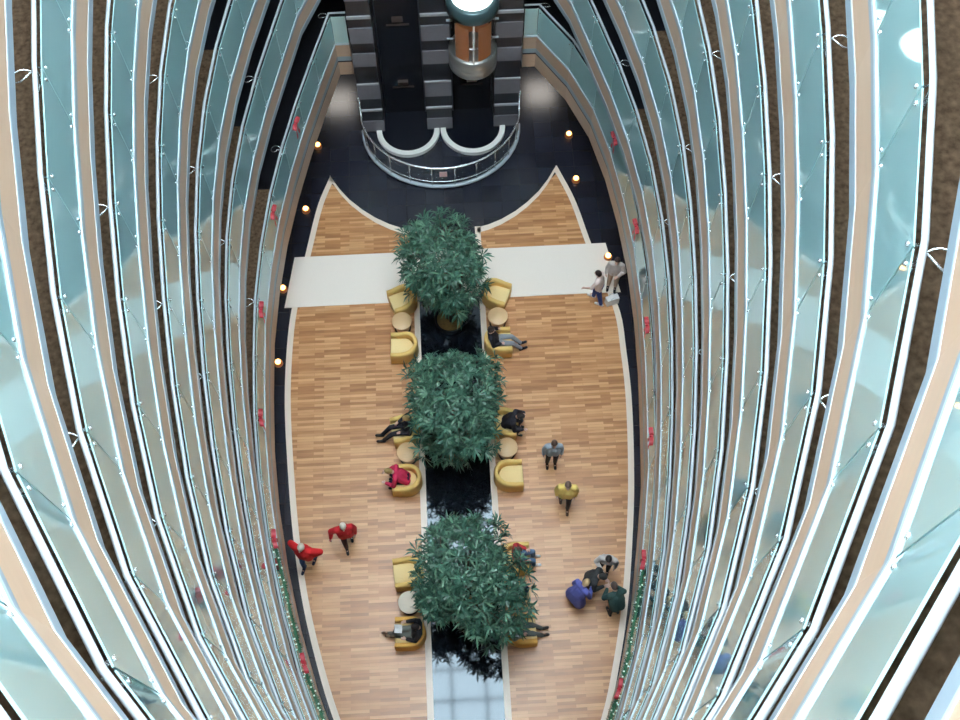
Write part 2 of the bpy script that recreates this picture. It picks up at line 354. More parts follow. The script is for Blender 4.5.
# ------------------------------------------------------------------ galleries
ORD = ['lowest gallery', 'second gallery up', 'third gallery up', 'fourth gallery up', 'fifth gallery up', 'sixth gallery up', 'seventh gallery up', 'eighth gallery up', 'topmost gallery']
ZB = [2.62] + [5.95 + 2.8 * i for i in range(8)]
railpath = {}
for lev in range(9):
    zb = ZB[lev]; zt = 3.95 if lev == 0 else zb + .78
    for side, nm in ((-1, 'left'), (1, 'right')):
        P = outline(lev, side); n = len(P)
        inn = P
        slab = MB()
        for i in range(n - 1):
            a, b = P[i], P[i + 1]
            A = Vector((side * BX, a.y, 0)); B = Vector((side * BX, b.y, 0))
            if i == n - 2:      # toward the lift tower: run the deck back to the end wall
                A = Vector((a.x, BY1, 0)); B = Vector((b.x, BY1, 0))
            ym = (a.y + b.y) / 2
            mi = 0
            def strip(a, b, A, B, mi):
                slab.quad(a + V(0, 0, zt), b + V(0, 0, zt), B + V(0, 0, zt), A + V(0, 0, zt), mi)
            if a.y < 17.3 < b.y:
                t = (17.3 - a.y) / (b.y - a.y); c = a.lerp(b, t); C = A.lerp(B, t)
                strip(a, c, A, C, 0); strip(c, b, C, B, 1)
            else: strip(a, b, A, B, 0 if ym < 17.3 else 1)
            slab.quad(a + V(0, 0, zb), b + V(0, 0, zb), B + V(0, 0, zb), A + V(0, 0, zb), 2)
        a = P[-2]; slab.quad((side * BX, YEND, zt), (a.x, YEND, zt), (a.x, BY1, zt), (side * BX, BY1, zt), 1)
        slab.quad((side * BX, YEND, zb), (a.x, YEND, zb), (a.x, BY1, zb), (side * BX, BY1, zb), 2)
        # behind the tip
        slab.quad((0, -.86, zt), (side * BX, -.86, zt), (side * BX, BY0, zt), (0, BY0, zt), 0)
        slab.quad((0, -.86, zb), (side * BX, -.86, zb), (side * BX, BY0, zb), (0, BY0, zb), 2)
        o = slab.build('gallery_floor', [M['carpet'], M['dark'], M['soffit']]); struct(o, f'carpeted deck of the {ORD[lev]} on the {nm} side')
        # edge of the deck: bands stacked over one another
        def bands(name, z0, z1, d, mm, lab=None):
            mb = MB(); Q = offset(P, side, -d); R = offset(P, side, .012)
            for i in range(n - 1):
                mb.quad(Q[i] + V(0, 0, z0), Q[i + 1] + V(0, 0, z0), Q[i + 1] + V(0, 0, z1), Q[i] + V(0, 0, z1))
                mb.quad(Q[i] + V(0, 0, z1), Q[i + 1] + V(0, 0, z1), R[i + 1] + V(0, 0, z1), R[i] + V(0, 0, z1))
                mb.quad(Q[i] + V(0, 0, z0), Q[i + 1] + V(0, 0, z0), R[i + 1] + V(0, 0, z0), R[i] + V(0, 0, z0))
            ob = mb.build(name, mm, o)
            if lab: ob['label'] = lab
        if lev == 0:
            bands('fascia', zb, zb + .55, .0, M['fascia']); bands('edge_trim', zb + .55, zb + .62, -.004, M['dark']); bands('edge_trim', zb + .62, zb + .80, .004, M['trim'])
            bands('fascia', zb + .80, zt - .04, .0, M['fascia']); bands('edge_trim', zt - .04, zt + .03, .004, M['white_trim'])
        else:
            bands('edge_trim', zb, zb + .17, .0, M['trim']); bands('edge_trim', zb + .17, zb + .21, .004, M['white_trim'])
            bands('fascia', zb + .21, zb + .67, .0, M['fascia'])
            bands('edge_trim', zb + .67, zb + .75, .002, M['trim']); bands('edge_trim', zb + .75, zt + .03, .004, M['white_trim'])
        # balustrade
        t = thing('glass_balustrade', f'glass balustrade with steel handrail on the {nm} side of the {ORD[lev]}', 'balustrade', (P[8].x, P[8].y, zt), 0, 'gallery glass balustrades')
        off = Vector((P[8].x, P[8].y, zt))
        Q = offset(P, side, .02); g0 = .035; g1 = 1.10; HR = 1.22
        for i in range(n - 1):
            a, b = Q[i], Q[i + 1]; d = (b - a); L = d.length; d.normalize()
            if L < .15: continue
            gap = min(.012, L * .1); a = a + d * gap; b = b - d * gap; nn = Vector((d.y, -d.x, 0)) * side * .008
            mb = MB()
            c = (a + b) / 2 + V(0, 0, zt + (g0 + g1) / 2) - off
            mb.obox(c, (b - a) / 2, nn, V(0, 0, (g1 - g0) / 2)); mb.build('glass_panel', M['glass'], t)
        RP = offset(P, side, .06)
        mb = MB(); mb.tube([p + V(0, 0, zt + HR) - off for p in RP], .030, 10); mb.build('handrail', M['rail'], t)
        railpath[(lev, side)] = ([p + V(0, 0, zt + HR) for p in RP], Q, zt)
        for i in range(1, n - 1):
            d = (Q[i + 1] - Q[i - 1]).normalized(); nn = Vector((d.y, -d.x, 0)) * side
            mb = MB(); q = Q[i] - off + V(0, 0, zt)
            for s2 in (-.09, .09):
                mb.tube([q + d * s2 - nn * .03 + V(0, 0, g1 - .10), q + d * s2 + nn * .05 + V(0, 0, g1 - .10)], .022, 6)
                mb.tube([q + d * s2 - nn * .03 + V(0, 0, g0 + .10), q + d * s2 + nn * .03 + V(0, 0, g0 + .10)], .02, 6)
                mb.tube([q + d * s2 + nn * .04 + V(0, 0, g1 - .10), q + nn * .06 + V(0, 0, g1 + .04), q + nn * .045 + V(0, 0, HR - .03)], .011, 6)
            mb.tube([q + nn * .08 + V(0, 0, -.05), q + nn * .09 + V(0, 0, .6), q + nn * .09 + V(0, 0, g1 - .02)], .016, 6)
            if i % 3 == 1:   # curled stay on the corridor side
                pts = []
                for k in range(15):
                    a = -PI * .5 + 1.7 * PI * k / 14
                    pts.append(q + nn * (.24 + .13 * math.cos(a)) + d * (.16 * math.sin(a)) + V(0, 0, HR - .12 - .02 * k))
                mb.tube([q + nn * .05 + V(0, 0, HR - .1)] + pts, .011, 6)
            mb.build('rail_bracket', M['steel'], t)

# walls, tower, roof
ZR = 32.5
def wall(name, x0, x1, y0, y1, z0, z1, mm, lab):
    mb = MB(); mb.box(x0, x1, y0, y1, z0, z1); struct(mb.build(name, mm), lab)
wall('wall_left', -BX - .3, -BX, BY0, BY1, 0, ZR, M['wall'], 'plaster corridor wall on the left')
wall('wall_right', BX, BX + .3, BY0, BY1, 0, ZR, M['wall'], 'plaster corridor wall on the right')
wall('wall_back', -BX - .3, BX + .3, BY0 - .3, BY0, 0, ZR, M['wall'], 'plaster wall behind the pointed end')
wall('wall_front', -BX - .3, BX + .3, BY1, BY1 + .3, 0, ZR, M['wall'], 'plaster wall behind the lift tower')
mb = MB()      # striped lift tower: dark body with grey stone bands and pale lines standing proud
PIER = [(-TX, -1.83), (-.43, .37), (1.72, TX)]
for x0, x1 in PIER: mb.box(x0, x1, TY, 23.0, 0, ZR, 0)
mb.box(-TX, TX, 23.0, BY1 - .02, 0, ZR, 0)
BAND = [(.09, .60, 1), (1.10, 1.18, 2), (1.70, 2.38, 1), (2.36, 2.41, 2), (3.20, 3.76, 1), (4.20, 4.82, 1), (5.20, 5.30, 2)]
zz = 5.9
while zz < ZR - 3:
    BAND += [(zz, zz + .62, 1), (zz + 1.0, zz + 1.58, 1), (zz + 2.05, zz + 2.14, 2)]; zz += 2.8
for x0, x1 in PIER:
    for z0, z1, mi in BAND: mb.box(x0 - .01, x1 + .01, TY - (.05 if mi == 2 else .04), TY, z0, z1, mi)
struct(mb.build('wall_tower', [M['dark'], M['grey_band'], M['band_line']]), 'dark lift tower with grey stone bands')
for x0, x1, lab in ((-1.83, -.43, 'black shaft front left of the round lift car'), (.37, 1.72, 'black shaft front behind the round lift car')):
    t = thing('lift_shaft', lab, 'lift shaft', ((x0 + x1) / 2, 22.98, 0), 0, 'lift shaft fronts')
    w = (x1 - x0) / 2
    mb = MB(); mb.box(-w + .01, w - .01, -.12, .0, 0, ZR - .1); mb.build('shaft_panel', M['shaft'], t)
    for s2 in (-1, 1):
        mb = MB(); mb.box(s2 * w * .93 - .025, s2 * w * .93 + .025, -.16, -.12, 0, ZR - .1); mb.build('guide_rail', mat('dark_steel', (.05, .055, .07), .35, .6), t)
    for i in range(1, 10):
        mb = MB(); mb.box(-.34, .34, -.16, -.11, 2.8 * i - 1.55, 2.8 * i - 1.50); mb.box(-.16, .16, -.24, -.11, 2.8 * i - 1.32, 2.8 * i - 1.2)
        mb.build('landing_sill', mat('dim_bronze', (.10, .07, .06), .4, .5), t)

# roof with its skylight over the void
mb = MB()
mb.box(-BX - .3, BX + .3, 20.3, BY1 + .3, ZR, ZR + .3); mb.box(-BX - .3, BX + .3, BY0 - .3, BY0 + .8, ZR, ZR + .3)
mb.box(-BX - .3, -6.6, BY0 + .8, 20.3, ZR, ZR + .3); mb.box(6.6, BX + .3, BY0 + .8, 20.3, ZR, ZR + .3)
struct(mb.build('ceiling', M['soffit']), 'plaster ceiling around the skylight')
mb = MB()
for i in range(8): x = -6.6 + 13.2 * i / 7; mb.box(x - .06, x + .06, BY0 + .8, 20.3, ZR, ZR + .25)
for i in range(15): y = BY0 + .8 + (20.3 - BY0 - .8) * i / 14; mb.box(-6.6, 6.6, y - .06, y + .06, ZR + .02, ZR + .23)
fr = mb.build('window_1', M['steel']); struct(fr, 'gridded skylight over the atrium')
mb = MB(); mb.quad((-6.6, BY0 + .8, ZR + .14), (6.6, BY0 + .8, ZR + .14), (6.6, 20.3, ZR + .14), (-6.6, 20.3, ZR + .14)); mb.build('pane', M['pane'], fr)

# ------------------------------------------------------------------ lift car
cx, cy, R0 = 1.045, 21.98, .71; z0 = 3.25
t = thing('lift_car', 'round glass lift car with bronze interior riding the right shaft', 'lift car', (cx, cy, z0))
mb = MB(); mb.lathe([(0, 0), (R0 * .9, 0), (R0, .08), (R0, .30), (R0 * .98, .34), (R0, .38), (R0, .72), (R0 * .93, .76), (0, .76)], n=36); mb.build('base_drum', mat('brushed_grey_steel', (.45, .44, .42), .3, .8), t)
mb = MB(); mb.lathe([(R0 * .97, .76), (R0 * .97, 2.36)], n=36, a0=PI, a1=2 * PI); mb.build('glass_wall', M['car_glass'], t)
mb = MB(); mb.lathe([(R0 * .62, .86), (R0 * .66, 2.36)], n=24, a0=0, a1=PI); mb.build('back_panel', M['bronze'], t)
mb = MB(); 
for s2 in (-1, 1):
    mb = MB(); mb.lathe([(R0 * .86, .76), (R0 * .86, 2.1)], n=10, a0=1.5 * PI + (.22 if s2 > 0 else -1.0), a1=1.5 * PI + (1.0 if s2 > 0 else -.22)); mb.build('bronze_panel', M['bronze'], t)
mb = MB(); mb.box(-.03, .03, -R0 * .98 - .02, -R0 * .98 + .02, .76, 2.36); mb.build('mullion', M['steel'], t)
for zz in (1.25,):
    mb = MB(); mb.tube([(R0 * .8 * math.cos(a), R0 * .8 * math.sin(a), zz) for a in lin(PI + .25, 2 * PI - .25, 20)], .022, 6); mb.build('grab_rail', M['steel'], t)
for s2 in (-1, 1):
    mb = MB(); mb.box(s2 * .66 - .09, s2 * .66 + .09, -.05, 0, 1.85, 1.90); mb.box(s2 * .66 - .09, s2 * .66 + .09, -.05, 0, 1.1, 1.14); mb.build('side_reflection', M['white_trim'], t)  # pale bars modelled where the car sides only show reflections
mb = MB(); mb.lathe([(R0 * .98, 2.34), (R0 * 1.06, 2.38), (R0 * 1.06, 2.55), (R0 * 1.0, 2.74), (R0 * .84, 2.80), (R0 * .84, 2.77), (0, 2.77)], n=36); mb.build('roof_cap', mat('dark_teal_metal', (.07, .12, .13), .3, .5), t)
mb = MB(); mb.lathe([(R0 * .83, 2.78), (R0 * .7, 2.95), (R0 * .35, 3.05), (0, 3.08)], n=32); o = mb.build('dome_light', M['lamp'], t)

for cxx, x0, x1, lab in ((-1.07, -1.82, -.44, 'black floor of the left lift pit'), (1.03, .38, 1.71, 'black floor of the right lift pit')):
    ring_poly('floor', [(cxx + .9 * math.cos(a), 22.06 + .9 * math.sin(a)) for a in lin(PI, 2 * PI, 24)] + [(x1, 22.1), (x1, 22.9), (x0, 22.9), (x0, 22.1)], -.02, .012, M['shaft'], lab)
# curbs and curved glass rail round the lift pit
for cxx, r, lab in ((-1.07, 1.02, 'white semicircular curb round the left lift pit'), (1.03, 1.05, 'white semicircular curb round the right lift pit')):
    mb = MB(); mb.lathe([(r - .17, 0), (r - .17, .14), (r, .14), (r, 0)], n=40, a0=PI, a1=2 * PI, smooth=False)
    tag(mb.build('pit_curb', mat('white_stone', (.80, .81, .78), .4) if lab.endswith('left lift pit') else bpy.data.materials['white_stone']), lab, 'curb', 'lift pit curbs').location = (cxx, TY - .05, 0)
t = thing('curved_glass_rail', 'curved glass guard rail with steel posts sweeping round the lift pit', 'guard rail', (0, TY, 0))
A = [PI + PI * i / 22 for i in range(23)]
ex, ey = 2.52, 2.3
def E(a, z, k=1): return V(ex * k * math.cos(a), ey * k * math.sin(a), z)
mb = MB(); mb.tube([E(a, .09) for a in A], .065, 8); mb.build('base_rail', M['white_trim'], t)
mb = MB(); mb.tube([V(-ex, .0, 1.75)] + [E(a, 1.04) for a in A] + [V(ex, .0, 1.75)], .035, 8); mb.build('top_rail', M['steel'], t)
mb = MB(); mb.tube([E(a, .34) for a in A], .014, 6); mb.build('lower_rail', M['steel'], t)
for i in range(0, 23, 2):
    mb = MB(); mb.tube([E(A[i], .05), E(A[i], 1.04)], .02, 6); mb.build('post', M['steel'], t)
for i in range(0, 22, 2):
    mb = MB(); mb.quad(E(A[i], .15), E(A[i + 2], .15), E(A[i + 2], .98), E(A[i], .98)); mb.build('glass_panel', clear_mat('rail_glass', (.3, .4, .45), .88) if i == 0 else bpy.data.materials['rail_glass'], t)
mb = MB(); mb.box(-.12, .12, -.012, .012, -.12, .12); o = mb.build('small_sign', mat('pink_white_sign', (.75, .5, .5), .5)); tag(o, 'small square pinkish sign fixed on the curved glass rail', 'sign'); o.location = (.0, TY - ey + .025, .70)

# ------------------------------------------------------------------ little amber floor lamps
LP = [(4.13, 21.6), (4.2, 19.85), (4.92, 16.96), (-4.35, 19.17), (-5.0, 16.37), (-4.0, 21.6), (-5.08, 13.9)]
LL = ['amber floor lamp nearest the lift tower on the right', 'amber floor lamp beside the tip of the right parquet wedge', 'amber floor lamp by the right end of the cream runner', 'amber floor lamp beside the left parquet wedge', 'amber floor lamp by the left end of the cream runner', 'amber floor lamp nearest the lift tower on the left', 'amber floor lamp on the left below the runner']
first = None
for (x, y), lab in zip(LP, LL):
    if first is None:
        first = thing('floor_lamp', lab, 'lamp', (x, y, 0), 0, 'amber floor lamps')
        mb = MB(); mb.lathe([(0, 0), (.13, 0), (.13, .06), (.09, .1), (.09, .12)], n=16); mb.build('lamp_base', M['bronze'], first)
        mb = MB(); mb.ell((0, 0, .14), (.085, .085, .06), 14, 8); mb.build('bulb', M['amber'], first)
    else:
        c = copy_tree(first); c.location = (x, y, 0); c['label'] = lab

# ------------------------------------------------------------------ trees in the channel
def make_tree(y, seed, rx, ry, rz, cz, lab, cxo=0, ncl=520, cyo=0):
    rnd = random.Random(seed)
    t = thing('potted_tree', lab, 'tree', (0, y, .02), 0, 'trees in the planter channel')
    mb = MB(); mb.lathe([(0, 0), (.42, 0), (.47, .05), (.47, .22), (.42, .24), (.40, .18), (0, .18)], n=28); mb.build('planter_ring', M['shaft'], t)
    mb = MB(); n = 20
    mb.lathe([(.4, .18), (.25, .23), (0, .25)], n=24); mb.build('mulch', M['mulch'], t)
    # stems
    tr = MB(); tips = []
    for s in range(4):
        a = s * PI / 2 + rnd.uniform(-.3, .3); r = .1
        p0 = V(r * math.cos(a), r * math.sin(a), .2); p1 = V(.25 * math.cos(a), .25 * math.sin(a), cz * .55); p2 = V(cxo + .5 * rx * math.cos(a), cyo + .5 * ry * math.sin(a), cz + rz * .3)
        tr.tube([p0, p0.lerp(p1, .5) + V(.03, .02, 0), p1, p2], [.05, .045, .04, .02], 7); tips += [p1, p2]
    trunk = tr.build('trunk', M['bark'], t)
    # crown: whorls of narrow leaves spread over a lumpy ellipsoid, plus inside
    lobes = [(rnd.gauss(0, .5), rnd.gauss(0, .5), rnd.gauss(0, .5)) for _ in range(9)]
    fo = MB(); br = MB()
    for c in range(ncl):
        d = V(rnd.gauss(0, 1), rnd.gauss(0, 1), rnd.gauss(0, 1)).normalized()
        lump = 1 + .24 * math.sin(3.1 * d.x + seed) * math.cos(2.7 * d.y + 2 * seed) + .10 * math.sin(7 * d.z + 5 * d.x + seed)
        rr = rnd.uniform(.35, 1) ** .45 * lump
        p = V(cxo + d.x * rx * rr, cyo + d.y * ry * rr, cz + d.z * rz * rr)
        if d.z < -.5: p.x *= .75; p.y *= .75
        ax = (d + V(rnd.gauss(0, .35), rnd.gauss(0, .35), .55 + rnd.gauss(0, .3))).normalized()
        u = ax.orthogonal().normalized(); w = ax.cross(u)
        if c % 6 == 0:
            k = min(tips, key=lambda q: (q - p).length); br.tube([k, k.lerp(p, .5) + V(0, 0, .06), p], [.014, .01, .006], 5)
        nl = rnd.randint(8, 11)
        for j in range(nl):
            a = 2 * PI * j / nl + rnd.uniform(-.2, .2); L = rnd.uniform(.24, .42); wd = rnd.uniform(.022, .034)
            out = u * math.cos(a) + w * math.sin(a); sp = rnd.uniform(.55, 1.15)
            dirn = (out * sp + ax * .55).normalized(); sd = dirn.cross(ax).normalized() * wd
            b = p + dirn * .03; mid = p + dirn * L * .55; tip = p + dirn * L + V(0, 0, -.22 * L) - ax * .05
            fo.add([b - sd * .35, b + sd * .35, mid + sd, tip, mid - sd], [(0, 1, 2, 4), (4, 2, 3)])
    br.build('branch', M['bark'], trunk)
    fo.build('foliage', M['leaf'], t, fix=False)
make_tree(15.0, 3, 1.16, 1.35, 1.40, 2.65, 'leafy green tree farthest up, standing by the cream runner', -.10, 420, .42)
make_tree(10.9, 5, 1.32, 1.62, 1.25, 2.5, 'broad dense green tree in the middle of the three', .04, 560, .35)
make_tree(6.4, 9, 1.40, 1.50, 1.15, 2.4, 'spreading green tree nearest the open mirror-black end of the channel', .20, 520, .25)

# ------------------------------------------------------------------ tub armchairs and drum tables
def make_chair(name, label, mm):
    t = thing(name, label, 'armchair', (0, 0, 0), 0, 'yellow tub armchairs')
    # U-shaped upholstered back and arms (faces +Y)
    path = [(-.33, .36), (-.335, .15)] + [(.335 * math.cos(a), -.02 + .35 * math.sin(a)) for a in lin(PI, 2 * PI, 14)] + [(.335, .15), (.33, .36)]
    hs = []
    n = len(path)
    for i, (x, y) in enumerate(path):
        hs.append(.60 + .12 * max(0, min(1, (.15 - y) / .45)))
    mb = MB(); th = .062; sec = []
    for i, (x, y) in enumerate(path):
        a = Vector(path[max(0, i - 1)]); b = Vector(path[min(n - 1, i + 1)]); d = (b - a).normalized(); nn = Vector((-d.y, d.x))
        prof = [(-1, .10), (-1, hs[i] - .06), (-.8, hs[i] - .015), (-.3, hs[i]), (.3, hs[i]), (.8, hs[i] - .015), (1, hs[i] - .06), (1, .10)]
        sec.append([(x + nn.x * th * u, y + nn.y * th * u, z) for u, z in prof])
    vs = [p for s in sec for p in s]; q = 8; fs = []
    for i in range(n - 1):
        for k in range(q): fs.append((i * q + k, (i + 1) * q + k, (i + 1) * q + (k + 1) % q, i * q + (k + 1) % q))
    fs.append(tuple(range(q))); fs.append(tuple((n - 1) * q + k for k in range(q)))
    mb.add(vs, fs, 0, True); o = mb.build('backrest', mm, t)
    # D-shaped seat cushion
    lp = [(-.265, .37), (-.265, 0)] + [(.265 * math.cos(a), -.02 + .27 * math.sin(a)) for a in lin(PI, 2 * PI, 12)] + [(.265, 0), (.265, .37)]
    mb = MB()
    rings = [(1, .24), (1, .40), (.97, .43), (.9, .445)]
    vs = []; L = len(lp)
    for s, z in rings: vs += [(x * s, .05 + (y - .05) * s, z) for x, y in lp]
    fs = [tuple(range(L - 1, -1, -1)), tuple((len(rings) - 1) * L + k for k in range(L))]
    for i in range(len(rings) - 1):
        for k in range(L): fs.append((i * L + k, i * L + (k + 1) % L, (i + 1) * L + (k + 1) % L, (i + 1) * L + k))
    mb.add(vs, fs, 0, True); mb.build('seat', M['seat'], t)
    mb = MB(); mb.add([(x, y, z) for z in (.10, .24) for x, y in lp], [tuple(range(L - 1, -1, -1))] + [(k, (k + 1) % L, L + (k + 1) % L, L + k) for k in range(L)] + [tuple(L + k for k in range(L))]); mb.build('seat_base', mm, t)
    for x, y in ((-.26, .3), (.26, .3), (-.2, -.22), (.2, -.22)):
        mb = MB(); mb.lathe([(0, 0), (.025, 0), (.03, .11), (0, .11)], (x, y, 0), 10); mb.build('foot', M['plinth'], t)
    return t
def make_table(label, mm):
    t = thing('drum_table', label, 'side table', (0, 0, 0), 0, 'round drum side tables')
    mb = MB(); mb.lathe([(0, .46), (.285, .46), (.295, .475), (.295, .495), (.285, .505), (0, .505)], n=36); mb.build('table_top', mm, t)
    mb = MB(); mb.lathe([(.2, .06), (.22, .2), (.24, .46)], n=28); mb.build('drum', M['beech'], t)
    mb = MB(); mb.lathe([(0, 0), (.24, 0), (.24, .05), (.2, .065), (0, .065)], n=28); mb.build('plinth', M['plinth'], t)
    return t
chairs = {}
ZF = .013
CH = [ # key, x, y, facing angle (deg from +Y, ccw), upholstery, label
 ('L1a', -1.38, 15.60, 110, 'yellow', 'empty yellow armchair at left end of the cream runner edge, half under the farthest tree'),
 ('L1b', -1.40, 14.05, 88, 'yellow', 'empty yellow armchair left of the farthest tree, below its side table'),
 ('R1a', 1.40, 15.66, -112, 'yellow', 'empty yellow armchair right of the farthest tree, turned to its side table'),
 ('R1b', 1.38, 14.06, -88, 'yellow', 'yellow armchair right of the farthest tree holding the lounging person in grey trousers'),
 ('L2a', -1.42, 11.45, 100, 'yellow', 'yellow armchair left of the middle tree with the dark-clothed sitter, largely under leaves'),
 ('L2b', -1.42, 9.98, 86, 'yellow', 'yellow armchair left of the middle tree with the crimson-topped sitter on its edge'),
 ('R2a', 1.40, 11.50, -104, 'yellow', 'yellow armchair right of the middle tree with the black-clad sitter'),
 ('R2b', 1.42, 9.96, -90, 'yellow', 'empty yellow armchair right of the middle tree, below its round table'),
 ('L3a', -1.45, 7.38, 95, 'yellow', 'empty yellow armchair left of the nearest tree, above the pale round table'),
 ('L3b', -1.45, 5.80, 88, 'orange', 'amber armchair left of the nearest tree with the newspaper reader'),
 ('R3a', 1.44, 7.62, -90, 'yellow', 'yellow armchair right of the nearest tree with the red-topped sitter'),
 ('R3b', 1.46, 5.72, -88, 'orange', 'amber armchair right of the nearest tree with the grey-clad sitter'),
]
proto = {}
for key, x, y, a, up, lab in CH:
    if up not in proto: c = proto[up] = make_chair('tub_armchair', lab, M[up])
    else: c = copy_tree(proto[up]); c['label'] = lab
    c.location = (x, y, ZF); c.rotation_euler = (0, 0, math.radians(a)); chairs[key] = (x, y, math.radians(a))
TB = [(-1.42, 14.85, 'beech', 'round beech side table between the two armchairs left of the farthest tree'),
      (1.40, 14.86, 'beech', 'round beech side table between the two armchairs right of the farthest tree'),
      (-1.36, 10.75, 'beech', 'round beech side table left of the middle tree, partly under leaves'),
      (1.40, 10.74, 'beech', 'round beech side table right of the middle tree'),
      (-1.42, 6.58, 'beech2', 'whitish round side table left of the nearest tree'),
      (1.46, 6.66, 'beech', 'round side table right of the nearest tree, under a dark bag')]
protoT = {}
for x, y, mm, lab in TB:
    if mm not in protoT: c = protoT[mm] = make_table(lab, M[mm])
    else: c = copy_tree(protoT[mm]); c['label'] = lab
    c.location = (x, y, ZF)
# bag on the last table
t = thing('shoulder_bag', 'dark blue shoulder bag with pale straps lying on a round table', 'bag', (1.52, 6.68, ZF + .505), .4)
mb = MB(); mb.ell((0, 0, .13), (.21, .13, .13), 16, 10); o = mb.build('bag_body', mat('navy_canvas', (.03, .05, .10), .8, noise=(30, .2)), t)
for s2 in (-1, 1):
    mb = MB(); mb.tube([V(.14 * math.cos(a), s2 * .05, .18 + .16 * math.sin(a)) for a in lin(0, PI, 12)], .014, 6); mb.build('strap', mat('pale_strap', (.6, .6, .62), .6) if s2 < 0 else bpy.data.materials['pale_strap'], t)

# ------------------------------------------------------------------ Christmas bows and garlands on the lowest balustrade
def make_bow(lab):
    t = thing('ribbon_bow', lab, 'bow', (0, 0, 0), 0, 'red bows along the lowest balustrade')
    # local: x along the rail, -y toward the void, z up
    for s2 in (-1, 1):
        mb = MB(); pts = []
        for k in range(13):
            a = 2 * PI * k / 12; pts.append((s2 * (.02 + .10 * (1 - math.cos(a))), -.03 - .03 * abs(math.sin(a / 2)), .06 * math.sin(a)))
        for k in range(12):
            a, b = Vector(pts[k]), Vector(pts[k + 1]); mb.quad(a + V(0, -.05, 0), b + V(0, -.05, 0), b + V(0, .03, .02), a + V(0, .03, .02))
        mb.build('loop', M['red_ribbon'], t)
        mb = MB(); q = [V(0, -.05, -.01), V(s2 * .05, -.07, -.15), V(s2 * .07, -.06, -.30), V(s2 * .10, -.08, -.48)]
        for a, b in zip(q, q[1:]): mb.quad(a + V(-.045, 0, 0), a + V(.045, 0, 0), b + V(.045, .01, 0), b + V(-.045, .01, 0))
        mb.build('tail', M['red_ribbon'], t)
    mb = MB(); mb.ell((0, -.055, 0), (.045, .045, .045), 10, 8); mb.build('knot', M['red_ribbon'], t)
    return t
def on_rail(side, y):
    rp, Q, zt = railpath[(0, side)]
    for a, b in zip(Q, Q[1:]):
        if a.y <= y <= b.y + 1e-6:
            u = (y - a.y) / (b.y - a.y); p = a.lerp(b, u); d = (b - a).normalized(); return p, d, zt
BO = [(-1, 18.67, 'red ribbon bow on the left balustrade, first from the lift tower'), (-1, 15.85, 'red ribbon bow on the left balustrade, second from the lift tower'),
      (-1, 12.99, 'red ribbon bow on the left balustrade, third from the lift tower'), (-1, 10.08, 'red ribbon bow on the left balustrade, fourth from the lift tower'),
      (-1, 7.11, 'red ribbon bow on the left balustrade near the two red-clad walkers'), (-1, 4.32, 'red ribbon bow on the left balustrade between the two green garlands'),
      (1, 17.71, 'red ribbon bow on the right balustrade, first from the lift tower'), (1, 14.91, 'red ribbon bow on the right balustrade, second from the lift tower'),
      (1, 12.04, 'red ribbon bow on the right balustrade, third from the lift tower'), (1, 9.11, 'red ribbon bow on the right balustrade, fourth from the lift tower'),
      (1, 6.18, 'red ribbon bow on the right balustrade level with the group of four'), (1, 3.42, 'red ribbon bow on the right balustrade, last one below the garland')]
pb = None
for side, y, lab in BO:
    p, d, zt = on_rail(side, y)
    if pb is None: c = pb = make_bow(lab)
    else: c = copy_tree(pb); c['label'] = lab
    nn = Vector((d.y, -d.x, 0)) * side        # outward
    c.location = p - nn * .03 + V(0, 0, zt + 1.06)
    c.rotation_euler = (0, 0, math.atan2(nn.y, nn.x) - PI / 2); c.scale = (1.05, 1.05, 1.05)
def garland(side, y0, y1, sag, lab):
    rnd = random.Random(int(y0 * 100) + side)
    pts = []
    for i in range(41):
        u = i / 40; p, d, zt = on_rail(side, y0 + (y1 - y0) * u); nn = Vector((d.y, -d.x, 0)) * side
        pts.append(p - nn * .07 + V(0, 0, zt + 1.04 - sag * 4 * u * (1 - u)))
    o0 = pts[20]
    t = thing('pine_garland', lab, 'garland', o0, 0, 'green garlands on the lowest balustrade')
    mb = MB(); mb.tube([p - o0 for p in pts], .03, 6)
    for k in range(700):
        i = rnd.randint(0, 39); p = pts[i].lerp(pts[i + 1], rnd.random()) - o0
        dr = V(rnd.gauss(0, 1), rnd.gauss(0, 1), rnd.gauss(0, 1)).normalized() * rnd.uniform(.07, .13); sd = dr.orthogonal().normalized() * .012
        mb.add([p - sd, p + sd, p + dr], [(0, 1, 2)])
    mb.build('greenery', M['garland'], t, fix=False)
    mb = MB()
    for i in range(0, 41, 2):
        mb.ell(pts[i] - o0 + V(rnd.uniform(-.06, .06), rnd.uniform(-.06, .06), .05), (.021,) * 3, 6, 4)
    tag(mb.build('light_string', M['fairy'], t), 'tiny pale bulbs', kind='stuff')
garland(-1, 4.38, 7.0, .35, 'green garland with pale bulbs on the left balustrade, from the walkers down')
garland(-1, 2.2, 4.25, .3, 'green garland on the left balustrade at the lower edge')
garland(1, 3.5, 6.1, .35, 'green garland with pale bulbs on the right balustrade near the group of four')
garland(1, 1.9, 3.35, .3, 'green garland on the right balustrade at the lower edge')

